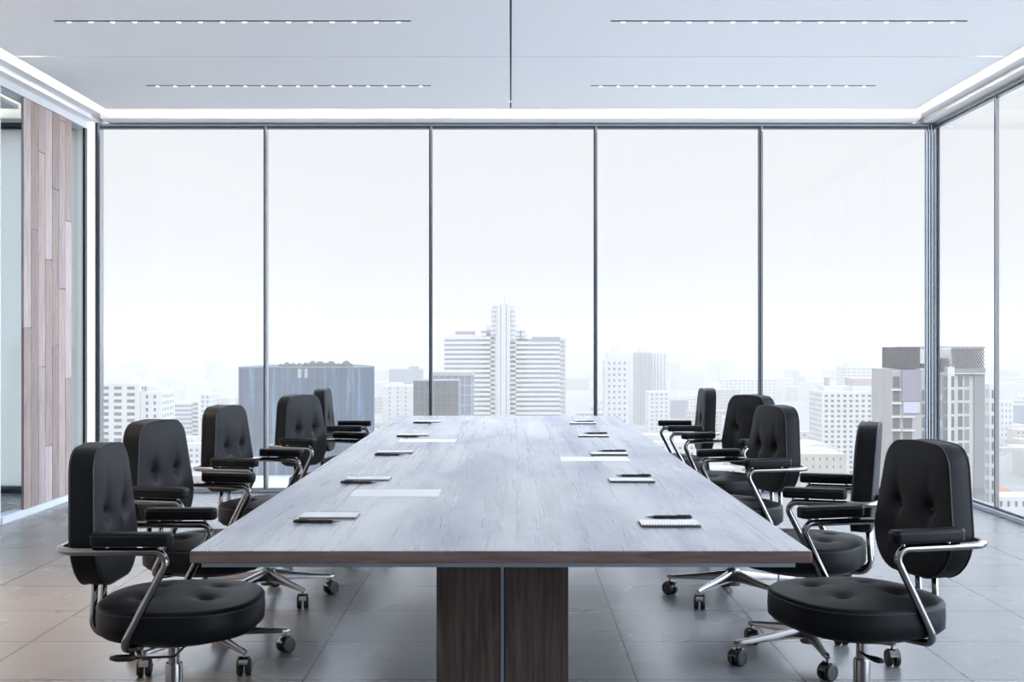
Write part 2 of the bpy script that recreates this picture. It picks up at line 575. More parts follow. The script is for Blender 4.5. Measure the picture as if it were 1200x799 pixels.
struct(obj('trim_7', bm, mat('vertical_led_diffuser', (1, 1, 1), 0.5, emit=(1.0, 0.93, 0.80), estr=1.0)))

# wood panelling: vertical boards with staggered butt joints
def boards():
    wall = thing('wood_panelling', 'vertical greyish brown wood plank panelling on the left wall between two glass panes', 'wall panelling', (-3.5, 9.83, 0.046))
    wall['kind'] = 'structure'
    tones = [(0.36, 0.27, 0.24), (0.44, 0.345, 0.31), (0.30, 0.225, 0.205), (0.50, 0.42, 0.40), (0.40, 0.32, 0.305), (0.33, 0.245, 0.215)]
    ms = []
    for k, c in enumerate(tones):
        ms.append(wood('plank_wood_%d' % k, (9, 9, 1.1), tuple(x*0.72 for x in c), c, tuple(x*1.25 for x in c), rough=0.45, bump=0.2))
    n = 7
    wd = (10.34 - 9.325) / n
    cuts = [(1.31,), (0.98 + 1.05,), (2.62, 1.02, 0.45)[:2], (1.83, 0.42), (2.38, 1.18), (2.93, 1.62), (2.16, 0.92)]
    bb = B(); box(bb, -0.018, -0.014, -0.503, 0.51, 0, 2.968)
    obj('backing', bb, ms[2], wall)
    idx = 0
    for i in range(n):
        y0 = -0.505 + i*wd
        zs = sorted([0.0] + list(cuts[i]) + [2.968])
        for z0, z1 in zip(zs[:-1], zs[1:]):
            bm = B()
            box(bm, -0.014, 0.0 - 0.001*(idx % 2), y0 + 0.003, y0 + wd - 0.003, z0 + 0.003, z1 - 0.003)
            # tones alternate; every second strip carries a narrower split line
            o = obj('plank', bm, ms[(i*2 + idx*3) % len(ms)], wall)
            idx += 1
boards()

# window wall at the back: frame, mullions, panes
MX = [-3.41, -2.038, -0.665, 0.704, 2.077, 3.45]
MW = 0.026
def back_window():
    for i in range(5):
        bm = B()
        x0, x1 = MX[i] + MW/2, MX[i+1] - MW/2
        box(bm, x0, x1, RY + 0.035, RY + 0.045, 0.04, 3.03)
        struct(obj('window_%d' % (i + 3), bm, M_glass))
    bm = B()
    for x in MX[1:-1]:
        box(bm, x - MW/2, x - MW/2 + 0.011, RY, RY + 0.08, 0.03, 3.04)
    struct(obj('window_3_mullion', bm, M_framedark))
    bm = B()
    for x in MX[1:-1]:
        box(bm, x - MW/2 + 0.011, x + MW/2 + 0.002, RY - 0.004, RY + 0.08, 0.03, 3.04)
    struct(obj('window_3_mullion_cap', bm, M_frame))
    bm = B()
    box(bm, -3.445, -3.425, RY, RY + 0.10, 0, H)
    box(bm, -3.50, 3.47, RY + 0.012, RY + 0.10, 3.030, 3.040)
    box(bm, -3.44, 3.47, RY + 0.006, RY + 0.10, 0.028, 0.036)
    struct(obj('window_3_gasket', bm, M_framedark))
    bm = B()
    box(bm, -3.425, -3.408, RY - 0.004, RY + 0.10, 0, H)
    box(bm, -3.44, 3.47, RY, RY + 0.10, 3.040, 3.064, bevel=0.004)
    box(bm, -3.44, 3.47, RY - 0.004, RY + 0.10, 0.0, 0.028, bevel=0.004)
    struct(obj('window_3_frame', bm, M_frame))
back_window()
# right window wall
RM = [RY - 0.02] + [9.372 - 1.372*k for k in range(10)]
def right_window():
    for i in range(9):
        y1, y0 = RM[i], RM[i+1]
        bm = B(); box(bm, RX + 0.012, RX + 0.020, y0 + 0.012, y1 - 0.012, 0.055, 3.02)
        struct(obj('window_%d' % (i + 8), bm, M_glass))
    bm = B()
    for y in RM[1:]:
        box(bm, RX, RX + 0.024, y - 0.013, y + 0.006, 0.05, 3.03)
    struct(obj('window_8_mullion', bm, M_frame))
    bm = B()
    for y in RM[1:]:
        box(bm, RX - 0.002, RX + 0.024, y + 0.006, y + 0.013, 0.05, 3.03)
    box(bm, RX + 0.004, RX + 0.030, YB, RY, 3.030, 3.042)
    box(bm, RX + 0.004, RX + 0.030, YB, RY, 0.038, 0.048)
    struct(obj('window_8_gasket', bm, M_framedark))
    bm = B()
    box(bm, RX, RX + 0.030, YB, RY, 0.0, 0.038, bevel=0.006)
    box(bm, RX + 0.01, RX + 0.030, YB, RY, 0.048, 0.062, bevel=0.004)
    box(bm, RX, RX + 0.030, YB, RY, 3.042, 3.075, bevel=0.006)
    box(bm, RX + 0.01, RX + 0.030, YB, RY, 3.014, 3.030, bevel=0.004)
    struct(obj('window_8_frame', bm, M_frame))
    bm = B(); box(bm, RX, RX + 0.2, YB, RY + 0.2, 3.075, 3.42); box(bm, RX - 0.06, RX + 0.2, RY + 0.10, RY + 0.2, 3.05, 3.42)
    struct(obj('trim_6', bm, M_white))
right_window()
# corner post made of bundled round tubes
bm = B()
for (x, y, r) in ((3.455, RY + 0.03, 0.013), (3.478, RY + 0.025, 0.011), (3.500, RY + 0.02, 0.012), (3.526, RY + 0.015, 0.015)):
    lathe(bm, [(r, 0.0), (r, H)], 20, x, y)
struct(obj('window_8_corner_post', bm, M_frame, smooth=True))
bm = B(); box(bm, 3.462, 3.56, RY + 0.035, RY + 0.09, 0, H); box(bm, 3.541, 3.556, RY - 0.01, RY + 0.04, 0, H)
struct(obj('window_8_corner_gasket', bm, M_framedark))

# neighbouring room's window, frosted pale blue
bm = B(); box(bm, LX, -3.505, RY + 0.04, RY + 0.05, 0.05, 3.03)
struct(obj('window_17', bm, M_frost))
bm = B(); box(bm, LX, -3.505, RY, RY + 0.1, 3.02, H); box(bm, LX, -3.505, RY, RY + 0.1, 0.0, 0.055)
struct(obj('window_17_frame', bm, M_framedark))

# ------------------------------------------------------------------ ceiling light strips
def strip(x0, x1, y, label, lens_parts=True):
    th = thing('recessed_light_strip', label, 'ceiling light', ((x0+x1)/2, y, PZ), 0, 'recessed downlight strips in the ceiling')
    L = (x1 - x0)/2
    bm = B()
    box(bm, -L, L, -0.0115, -0.009, -0.001, 0.06)
    box(bm, -L, L, 0.009, 0.0115, -0.001, 0.06)
    box(bm, -L, -L+0.004, -0.009, 0.009, -0.001, 0.06); box(bm, L-0.004, L, -0.009, 0.009, -0.001, 0.06)
    box(bm, -L, L, -0.009, 0.009, 0.025, 0.06)
    obj('housing', bm, M_slot, th)
    for k in range(16):
        bm = B()
        lathe(bm, [(0.0001, -0.001), (0.0115, -0.0008), (0.013, 0.0), (0.013, 0.004)], 20)
        o = obj('lens', bm, M_lens, th, smooth=True)
        o.location = (-0.952 + k*0.1269, 0.030, -0.001)
    l = bpy.data.lights.new('downlight_glow', 'AREA')
    l.shape = 'RECTANGLE'; l.size = 2.0; l.size_y = 0.03; l.energy = 8.0; l.color = (0.92, 0.96, 1.0); l.spread = math.radians(150)
    lo = bpy.data.objects.new('downlight_glow', l); COL.objects.link(lo); lo.parent = th; lo.location = (0, 0.03, -0.008)
for y, w_ in ((7.47, 'nearer row of the ceiling'), (9.35, 'farther row of the ceiling near the windows')):
    strip(-2.63, -0.575, y, 'strip of sixteen downlights, left half, ' + w_)
    strip(0.575, 2.63, y, 'strip of sixteen downlights, right half, ' + w_)

for y in (4.6, 6.2):  # unseen warm fill lamps, added to warm the floor on the left
    l = bpy.data.lights.new('warm_floor_fill', 'AREA'); l.shape = 'DISK'; l.size = 0.12; l.energy = 17.0; l.color = (1.0, 0.70, 0.46); l.spread = math.radians(62)
    lo = bpy.data.objects.new('warm_floor_fill', l); COL.objects.link(lo); lo.location = (-2.5, y, PZ - 0.01)

# ------------------------------------------------------------------ conference table
TZ, TXC, TW, TY0, TY1 = 0.74, -0.024, 1.522, 3.170, 9.014
def table():
    th = thing('conference_table', 'long wooden conference table with pale grainy top and dark brown edge', 'table', (TXC, (TY0+TY1)/2, 0))
    L = (TY1 - TY0)/2
    bm = B(); box(bm, -TW/2, TW/2, -L, L, TZ-0.030, TZ, bevel=0.003)
    bm.faces.ensure_lookup_table()
    bmesh.ops.recalc_face_normals(bm, faces=bm.faces)
    for f in bm.faces: f.material_index = 0 if f.normal.z > 0.9 else 1
    obj('tabletop', bm, [M_top, M_edge], th)
    bm = B(); box(bm, -TW/2 + 0.028, TW/2 - 0.040, -L + 0.006, L - 0.006, TZ-0.0405, TZ-0.030)
    obj('steel_apron', bm, M_steel, th)
    for yc in (-L + 0.55, L - 0.95):
        bm = B(); box(bm, -0.189, -0.0085, yc, yc + 0.45, 0, TZ-0.0405); obj('pedestal', bm, M_ped, th)
        bm = B(); box(bm, 0.0085, 0.189, yc, yc + 0.45, 0, TZ-0.0405); obj('pedestal', bm, M_ped, th)
        bm = B(); box(bm, -0.0085, 0.0085, yc + 0.012, yc + 0.44, 0, TZ-0.0405); obj('pedestal_gap', bm, M_slot, th)
        bm = B(); box(bm, -0.005, 0.005, yc + 0.002, yc + 0.012, 0, TZ-0.0405); obj('pedestal_inlay', bm, M_steel, th)
table()

# ------------------------------------------------------------------ office chair
def outline_back():
    zb, zt = 0.525, 0.935
    pts = [(-0.245, zb), (0.245, zb), (0.163, zt - 0.004), (0.0, zt + 0.006), (-0.163, zt - 0.004)]
    r = [0.135, 0.135, 0.085, 0.5, 0.085]
    P = fillet([(a, b, 0) for a, b in pts], r, 12, closed=True)
    return resample([(p.x, p.y) for p in P], 110)

def outline_seat():
    n = 110; P = []
    for i in range(n * 4):
        a = 2*PI*i/(n*4)
        c, s = math.cos(a), math.sin(a)
        e_ = 2/2.55
        P.append((0.240*math.copysign(abs(c)**e_, c), 0.272*math.copysign(abs(s)**e_, s)))
    return resample(P, n)

def chair_proto():
    th = thing('office_chair', 'x', 'chair', (0, 0, 0))
    # backrest: built in (y, z, x) then leaned back slightly
    ob = outline_back()
    thick = 0.078
    def place(bm):
        # (u, v, w) -> x = w, y = u, z = v ; lean about z = 0.53
        for v_ in bm.verts:
            u, vv, w_ = v_.co
            v_.co = (-0.204 + w_ - (vv - 0.53) * 0.068, u, vv)
    bm = cushion(B(), ob, thick, 0.010, [(-0.085, 0.735), (0.085, 0.735)], rim=0.007, depth=0.017, sig=0.017, fold=(0.005, 0.014, 0.075))
    place(bm)
    back = obj('backrest', bm, M_leather, th, smooth='all')
    for w_ in (thick/2 - 0.004, -thick/2 + 0.004):
        bm = sweep(B(), [(u, v_, w_) for u, v_ in ob], 0.0028, 6, closed=True)
        place(bm); obj('piping', bm, M_piping, back, smooth=True)
    for yy in (-0.085, 0.085):
        bm = B(); lathe(bm, [(0.0001, 0.004), (0.006, 0.003), (0.008, 0.0), (0.007, -0.003)], 14)
        bmesh.ops.rotate(bm, verts=bm.verts, cent=(0, 0, 0), matrix=Matrix.Rotation(PI/2, 3, 'Y'))
        bmesh.ops.translate(bm, verts=bm.verts, vec=(-0.204 + thick/2 - 0.0165 - 0.0139, yy, 0.735))
        obj('button', bm, M_piping, back, smooth=True)
    # seat
    os_ = outline_seat()
    SZ, ST = 0.4275, 0.097
    tf = [(0.092, 0.092), (-0.092, 0.092), (0.092, -0.092), (-0.092, -0.092)]
    bm = cushion(B(), os_, ST, 0.020, tf, rim=0.016, back_puff=0.0, depth=0.016, sig=0.020, fold=(0.0, 0.02, 0.02))
    for v_ in bm.verts:
        if v_.co.z < -ST/2 + 0.012:
            v_.co.x *= 0.97; v_.co.y *= 0.97
        v_.co.x += 0.027; v_.co.z += SZ
    seat = obj('seat', bm, M_leather, th, smooth='all')
    bm = sweep(B(), [(u*0.997 + 0.027, v_*0.997, SZ + ST/2 - 0.014) for u, v_ in os_], 0.0025, 6, closed=True)
    obj('piping', bm, M_piping, seat, smooth=True)
    for (u, v_) in tf:
        bm = B(); lathe(bm, [(0.0001, 0.004), (0.007, 0.003), (0.009, 0.0), (0.008, -0.003)], 14, u + 0.027, v_)
        for q in bm.verts: q.co.z += SZ + ST/2 + 0.020 - 0.0235 - 0.0035
        obj('button', bm, M_piping, seat, smooth=True)
    # pan below the seat
    bm = B(); lathe(bm, [(0.0001, 0.383), (0.212, 0.383), (0.215, 0.378), (0.185, 0.356), (0.155, 0.350), (0.0001, 0.350)], 48)
    for q in bm.verts: q.co.x = q.co.x*0.95 + 0.012
    obj('seat_pan', bm, M_black, th, smooth=True)
    # one bent tube: armrests, loop behind the back, down to the seat pan
    pts = [(-0.02, 0.09, 0.362), (-0.083, 0.277, 0.366), (0.066, 0.277, 0.652), (-0.274, 0.277, 0.652),
           (-0.274, -0.277, 0.652), (0.066, -0.277, 0.652), (-0.083, -0.277, 0.366), (-0.02, -0.09, 0.362)]
    P = fillet(pts, [0, 0.040, 0.030, 0.070, 0.070, 0.030, 0.040, 0], 9)
    obj('arm_tube', sweep(B(), P, 0.0115, 14), M_chrome, th, smooth='all')
    for s in (-1, 1):
        # arm pad: rounded, slightly raised bar
        bm = B(); box(bm, -0.165, 0.068, -0.0275, 0.0275, -0.019, 0.019)
        bmesh.ops.bevel(bm, geom=[e_ for e_ in bm.edges if abs(e_.verts[0].co.z - e_.verts[1].co.z) > 0.01], offset=0.018, segments=6, affect='EDGES', profile=0.5)
        bmesh.ops.bevel(bm, geom=[e_ for e_ in bm.edges if abs(e_.verts[0].co.z - e_.verts[1].co.z) < 0.001 and len(e_.link_faces) == 2 and any(abs(f.normal.z) > 0.9 for f in e_.link_faces)], offset=0.008, segments=3, affect='EDGES', profile=0.5)
        bmesh.ops.translate(bm, verts=bm.verts, vec=(0, s*0.277, 0.688))
        pad = obj('arm_pad', bm, M_leather, th, smooth=True)
        oo = fillet([(-0.165, -0.0275, 0), (0.068, -0.0275, 0), (0.068, 0.0275, 0), (-0.165, 0.0275, 0)], 0.018, 6, closed=True)
        bm = sweep(B(), [(p.x, p.y + s*0.277, 0.698) for p in oo], 0.0018, 6, closed=True)
        obj('piping', bm, M_piping, pad, smooth=True)
        for xx in (-0.12, 0.03):
            bm = B(); lathe(bm, [(0.006, 0.655), (0.006, 0.672)], 10, xx, s*0.277)
            obj('arm_mount', bm, M_chrome, th, smooth=True)
        # support bar of the backrest
        P = fillet([(-0.222, s*0.045, 0.60), (-0.238, s*0.045, 0.366), (-0.04, s*0.045, 0.356)], [0, 0.045, 0], 8)
        obj('back_support_bar', sweep(B(), P, 0.0105, 12), M_chrome, th, smooth='all')
    bm = B(); box(bm, -0.278, -0.244, -0.045, 0.045, 0.640, 0.664, bevel=0.004)
    obj('tube_bracket', bm, M_black, th, smooth=True)
    # levers
    bm = cyl_between(B(), (0.10, 0.155, 0.372), (0.10, 0.155, 0.335), 0.0035, 8)
    P = [(0.10, 0.155, 0.336), (0.097, 0.185, 0.328), (0.092, 0.205, 0.324), (0.088, 0.222, 0.322), (0.084, 0.242, 0.321), (0.081, 0.256, 0.321)]
    lv = obj('height_lever', bm, M_chrome, th, smooth=True)
    bm = sweep(B(), P, [0.005, 0.006, 0.010, 0.014, 0.013, 0.005], 12)
    for q in bm.verts: q.co.z = 0.326 + (q.co.z - 0.326)*0.6
    obj('paddle', bm, M_black, lv, smooth='all')
    P = fillet([(0.075, -0.12, 0.358), (0.04, -0.150, 0.322), (-0.085, -0.150, 0.318)], [0, 0.02, 0], 5)
    lv = obj('tilt_lever', sweep(B(), P, 0.004, 8), M_black, th, smooth='all')
    bm = sweep(B(), [(-0.075, -0.150, 0.318), (-0.09, -0.150, 0.318), (-0.13, -0.150, 0.317), (-0.15, -0.150, 0.317)], [0.006, 0.011, 0.011, 0.006], 10)
    obj('grip', bm, M_black, lv, smooth='all')
    # gas column
    bm = B(); lathe(bm, [(0.0175, 0.20), (0.0175, 0.352)], 24)
    obj('gas_piston', bm, M_chrome, th, smooth=True)
    bm = B(); lathe(bm, [(0.0255, 0.07), (0.0265, 0.262), (0.0245, 0.268), (0.018, 0.268)], 28)
    obj('column_sleeve', bm, M_polish, th, smooth=True)
    # star base
    bm = B(); lathe(bm, [(0.0001, 0.068), (0.034, 0.068), (0.038, 0.074), (0.036, 0.142), (0.031, 0.150), (0.02, 0.152)], 30)
    obj('base_hub', bm, M_polish, th, smooth=True)
    for k, deg in enumerate((36, 108, 180, 252, 324)):
        a = math.radians(deg)
        R_ = Matrix.Rotation(a, 4, 'Z')
        secs = [(0.020, 0.021, 0.090, 0.146), (0.10, 0.018, 0.090, 0.131), (0.20, 0.0145, 0.086, 0.114), (0.295, 0.0115, 0.081, 0.101), (0.322, 0.0095, 0.081, 0.098), (0.330, 0.004, 0.084, 0.094)]
        bm = B(); rings = []
        for (r_, hw, z0, z1) in secs:
            prof = [(-hw, z0), (hw, z0), (hw, z0 + (z1-z0)*0.62), (hw*0.62, z0 + (z1-z0)*0.93), (0, z1), (-hw*0.62, z0 + (z1-z0)*0.93), (-hw, z0 + (z1-z0)*0.62)]
            rings.append([bm.verts.new((r_, p, q)) for p, q in prof])
        for r0, r1 in zip(rings[:-1], rings[1:]):
            for i in range(7):
                j = (i+1) % 7; bm.faces.new((r0[i], r0[j], r1[j], r1[i]))
        bm.faces.new(rings[0]); bm.faces.new(list(reversed(rings[-1])))
        bm.transform(R_)
        obj('base_leg', bm, M_polish, th, smooth=True)
        # castor: fork and hood, two wheels
        sw = a + (0.5, -0.9, 1.9, 0.7, -0.6)[k]
        C_ = Matrix.Translation((0.314*math.cos(a), 0.314*math.sin(a), 0)) @ Matrix.Rotation(sw, 4, 'Z')
        bm = B(); lathe(bm, [(0.0065, 0.050), (0.0065, 0.084)], 12)
        n_ = 12; hw = 0.0235
        prev = None
        for i in range(n_ + 1):
            g = math.radians(15 + 150*i/n_)
            x_, z_ = 0.0360*math.cos(g), 0.033 + 0.0360*math.sin(g)
            xi, zi = 0.0335*math.cos(g), 0.033 + 0.0335*math.sin(g)
            cur = [bm.verts.new((x_, -0.017, z_)), bm.verts.new((x_, 0.017, z_)), bm.verts.new((xi, 0.017, zi)), bm.verts.new((xi, -0.017, zi))]
            if prev:
                for q in range(4):
                    bm.faces.new((prev[q], prev[(q+1) % 4], cur[(q+1) % 4], cur[q]))
            else: bm.faces.new(cur)
            prev = cur
        bm.faces.new(list(reversed(prev)))
        for s in (-1, 1):            # chrome side cheek over each wheel
            box(bm, -0.004, 0.004, min(s*0.010, s*0.0225), max(s*0.010, s*0.0225), 0.0660, 0.0695)
        bm.transform(C_)
        cs = obj('castor', bm, M_chrome, th, smooth=True)
        for s in (-1, 1):
            bm = B()
            lathe(bm, [(0.0001, s*0.0045), (0.0290, s*0.0045), (0.0325, s*0.0070), (0.0328, s*0.0215), (0.0305, s*0.0255), (0.0225, s*0.0270), (0.0215, s*0.0255), (0.0001, s*0.0255)], 28, 0, 0.033, axis='y')
            bm.transform(C_)
            obj('wheel', bm, M_rubber, cs, smooth=True)
    return th

CH = [
 # X, depth, angle of the facing direction (degrees), label
 (-1.033, 3.98, 0, 'black leather swivel chair nearest the camera on the left side of the table'),
 (-1.200, 5.12, -15, 'black leather swivel chair second from the front on the left side, turned towards the camera'),
 (-1.183, 6.33, -13, 'black leather swivel chair in the middle of the left row, third from the front'),
 (-1.043, 7.57, -25, 'black leather swivel chair fourth from the front on the left, turned most towards the camera'),
 (-1.035, 8.72, 0, 'black leather swivel chair farthest from the camera on the left side of the table'),
 (1.091, 4.03, 180 + 15.6, 'black leather swivel chair nearest the camera on the right side of the table'),
 (1.177, 5.11, 180 - 19, 'black leather swivel chair second from the front on the right, turned away towards the windows'),
 (1.083, 6.32, 180 + 15, 'black leather swivel chair in the middle of the right row, third from the front'),
 (1.219, 7.55, 180 + 28, 'black leather swivel chair fourth on the right, half hidden behind the third chair there'),
 (1.093, 8.74, 180, 'black leather swivel chair farthest from the camera on the right side of the table'),
]
proto = chair_proto()
for i, (x, y, a, lab) in enumerate(CH):
    c = proto if i == 0 else copy_tree(proto)
    c.location = (x, y, 0)
    c.rotation_euler = (0, 0, math.radians(a))
    tag(c, lab, 'chair', 'office chairs along the two long sides of the table')

# ------------------------------------------------------------------ notebooks, pens, paper
def tp(px, py):       # where a pixel of the photograph meets the table top
    d = (1.25 - TZ) * F / (py - 401.0)
    return (px - 598.5) * d / F, d

def notebook(flip):
    th = thing('notebook', 'x', 'notebook')
    bm = B(); box(bm, -0.083, 0.083, -0.055, 0.055, 0.0, 0.0012)
    obj('back_cover', bm, M_card, th)
    bm = B(); box(bm, -0.081, 0.081, -0.0545, 0.0545, 0.0012, 0.0060)
    obj('page_block', bm, M_pages if not flip else M_pages, th)
    bm = B(); box(bm, -0.0815, 0.0815, -0.055, 0.055, 0.0060, 0.0072)
    obj('top_sheet', bm, M_paper, th)
    bm = B()
    for k in range(20):
        x = -0.077 + k*0.154/19
        P = [(x, -0.055 + 0.0050*math.cos(g), 0.0044 + 0.0042*math.sin(g)) for g in [2*PI*i/10 for i in range(10)]]
        sweep(bm, P, 0.0011, 5, closed=True)
    obj('spiral_binding', bm, M_wire, th, smooth=True)
    return th

def pen():
    th = thing('pen', 'x', 'pen')
    ax = lambda prof: lathe(B(), prof, 16)
    def lay(bm):
        bmesh.ops.rotate(bm, verts=bm.verts, cent=(0, 0, 0), matrix=Matrix.Rotation(PI/2, 3, 'Y'))
        bmesh.ops.translate(bm, verts=bm.verts, vec=(0, 0, 0.0052))
        return bm
    obj('barrel', lay(ax([(0.0001, -0.066), (0.0035, -0.066), (0.0045, -0.063), (0.0052, -0.05), (0.0052, 0.040), (0.0045, 0.046)])), M_pen, th, smooth=True)
    obj('tip', lay(ax([(0.0042, 0.046), (0.0036, 0.052), (0.0012, 0.066), (0.0001, 0.069)])), M_tip, th, smooth=True)
    bm = B(); box(bm, -0.062, -0.022, -0.0012, 0.0012, 0.0102, 0.0116, bevel=0.0004)
    obj('clip', bm, M_pen, th)
    return th

nb0, pn0 = notebook(False), pen()
ordn = ['nearest the camera', 'second from the front', 'in the middle of the row', 'fourth from the front', 'farthest from the camera']
# side, notebook (x0, x1, y of near edge), pen (x0, x1, y)
NB = [
 ('left', 350, 417, 608.6, 344, 398, 613.2), ('left', 403.5, 456, 563.6, 401, 440, 566.8), ('left', 441, 483.5, 531.6, 440, 472, 534.0),
 ('left', 467, 501.5, 511.0, 466, 492, 512.4), ('left', 487, 515, 495.0, 485, 508, 496.2),
 ('right', 753, 822, 618.6, 757, 811, 607.8), ('right', 716, 767.5, 566.0, 722, 763, 558.8), ('right', 694.5, 735.5, 534.0, 702, 732, 529.6),
 ('right', 679, 713, 512.4, 684.5, 711, 508.6), ('right', 669, 698, 497.2, 672, 696.5, 494.9),
]
for i, (side, x0, x1, y, px0, px1, py) in enumerate(NB):
    nb = nb0 if i == 0 else copy_tree(nb0)
    pn = pn0 if i == 0 else copy_tree(pn0)
    s = 1 if side == 'right' else -1
    X0, d = tp(x0, y); X1, _ = tp(x1, y)
    nb.location = ((X0+X1)/2, d + 0.056 + (0.006 if s > 0 else 0), TZ + 0.0002)
    nb.rotation_euler = (0, 0, 0 if s > 0 else PI)
    k = i % 5
    tag(nb, 'white spiral notebook on the table\'s %s side, %s' % (side, ordn[k]), 'notebook', 'spiral notebooks laid out along the table')
    X0, d = tp(px0, py); X1, _ = tp(px1, py)
    if s < 0: yy = min(d, nb.location.y - 0.056 - 0.0085)
    else: yy = max(d, nb.location.y + 0.056 + 0.010)
    pn.location = ((X0+X1)/2, yy, TZ + 0.0002)
    pn.rotation_euler = (0, 0, 0 if s < 0 else PI)
    tag(pn, 'black ballpoint pen beside the notebook on the %s side, %s' % (side, ordn[k]), 'pen', 'black pens laid beside the notebooks')
for (x0, x1, ya, yb, lab) in ((415, 513.5, 573, 582.2, 'white sheet of paper on the left of the table, nearer of the two there'),
                         (658, 735.5, 534.3, 541.3, 'white sheet of paper on the right half of the table beside a notebook'),
                         (466, 536, 514.4, 518.2, 'white sheet of paper far down the left half of the table')):
    xa, d1 = tp(x0, ya); xb, _ = tp(x1, ya)
    xc, d0 = tp((x0+x1)/2, (ya+yb)/2)
    ctr = ((xa+xb)/2)
    bm = B(); box(bm, -0.1485, 0.1485, -0.105, 0.105, 0, 0.0006)
    o = obj('paper_sheet', bm, M_paper); o.location = (xc, d0, TZ + 0.0002)
    tag(o, lab, 'paper', 'loose sheets of paper on the table')

# ------------------------------------------------------------------ the city
GZ = -75.0
def cmat(name, col, rough=0.7, metal=0.0):
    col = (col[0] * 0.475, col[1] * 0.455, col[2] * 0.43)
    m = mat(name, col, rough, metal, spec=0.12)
    t = NT(m)
    v = t.coords((1, 1, 1))
    n = t.n('ShaderNodeTexNoise'); n.inputs['Scale'].default_value = 0.15; n.inputs['Detail'].default_value = 4
    t.l(v, n.inputs['Vector'])
    c = t.ramp(n.outputs['Fac'], [(0.3, tuple(x*0.94 for x in col)), (0.7, tuple(min(1, x*1.05) for x in col))])
    t.l(c, t.b.inputs['Base Color'])
    return m
C_white = cmat('white_render', (0.98, 0.98, 0.97))
C_cream = cmat('cream_render', (0.74, 0.68, 0.60))
C_pink = cmat('pinkish_render', (0.66, 0.56, 0.54))
C_grey = cmat('grey_cladding', (0.36, 0.36, 0.38))
C_dark = cmat('dark_grey_cladding', (0.085, 0.09, 0.10))
C_win = cmat('window_glass_dark', (0.16, 0.18, 0.20), 0.25)
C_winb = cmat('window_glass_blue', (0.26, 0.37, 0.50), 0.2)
C_violet = cmat('violet_billboard_cloth', (0.42, 0.38, 0.50))
C_orange = cmat('orange_roof_tiles', (0.75, 0.36, 0.22))
C_green = cmat('tree_foliage', (0.15, 0.18, 0.12))
C_ground = cmat('city_ground', (0.50, 0.49, 0.47))
C_conc = cmat('pale_concrete', (0.62, 0.61, 0.60))

def curtain():
    m = mat('blue_curtain_wall_glass', (0.10, 0.17, 0.24), 0.4, spec=0.04)
    t = NT(m)
    v = t.coords((0.9, 0.9, 0.09))
    n = t.n('ShaderNodeTexNoise'); n.inputs['Scale'].default_value = 0.35; n.inputs['Detail'].default_value = 8; n.inputs['Roughness'].default_value = 0.7
    t.l(v, n.inputs['Vector'])
    c = t.ramp(n.outputs['Fac'], [(0.42, (0.010, 0.036, 0.075)), (0.52, (0.020, 0.058, 0.105)), (0.62, (0.085, 0.15, 0.20))])
    t.l(c, t.b.inputs['Base Color'])
    return m
C_curtain = curtain()

def P(px, D): return (px - 598.5) * D / F
def Z(py, D): return 1.25 + (401.0 - py) * D / F

def tower(name, label, x0, x1, yt, D, dep, core, skin, floor_h=3.3, bay=3.6, slab=0.9, pier=0.8, zb=None, group=None, rot=0, parapet=1.5, roof=None, piers=True, proud=0.35):
    """a block: glazed core inside a frame of floor bands and piers"""
    X0, X1 = P(x0, D), P(x1, D)
    zt = Z(yt, D); zb = GZ if zb is None else zb
    wd = X1 - X0
    th = thing(name, label, 'building', ((X0+X1)/2, D + dep/2, zb), rot, group)
    h = zt - zb
    bm = B(); box(bm, -wd/2+proud, wd/2-proud, -dep/2+proud, dep/2-proud, 0, h-0.2)
    obj('glazed_core', bm, core, th)
    bm = B()
    z = h
    box(bm, -wd/2, wd/2, -dep/2, dep/2, h-parapet, h)
    z = h - parapet - (floor_h - slab)
    zmin = max(0, Z(640, D) - zb - 10)
    while z - slab > zmin:
        box(bm, -wd/2, wd/2, -dep/2, dep/2, z-slab, z); z -= floor_h
    if piers:
        nx = max(1, round(wd/bay)); ny = max(1, round(dep/bay))
        for i in range(nx+1):
            x = -wd/2 + 0.02 + (wd-0.04-pier)*i/nx
            box(bm, x, x+pier, -dep/2+0.03, -dep/2+proud+0.05, zmin, h-0.1)
        for i in range(ny+1):
            y = -dep/2 + 0.02 + (dep-0.04-pier)*i/ny
            box(bm, -wd/2+0.03, -wd/2+proud+0.05, y, y+pier, zmin, h-0.1)
            box(bm, wd/2-proud-0.05, wd/2-0.03, y, y+pier, zmin, h-0.1)
    obj('facade_frame', bm, skin, th)
    for r in (roof or []):     # (x0, x1, ytop, depth share, material) in photo pixels, standing on the roof
        rx0, rx1 = P(r[0], D) - (X0+X1)/2, P(r[1], D) - (X0+X1)/2
        bm = B(); box(bm, rx0, rx1, -dep*r[3]/2, dep*r[3]/2, h-0.1, Z(r[2], D)-zb)
        obj('rooftop_block', bm, r[4], th)
    return th

bm = B(); box(bm, -6000, 6000, 60, 9000, GZ-1, GZ)
struct(obj('ground', bm, C_ground))

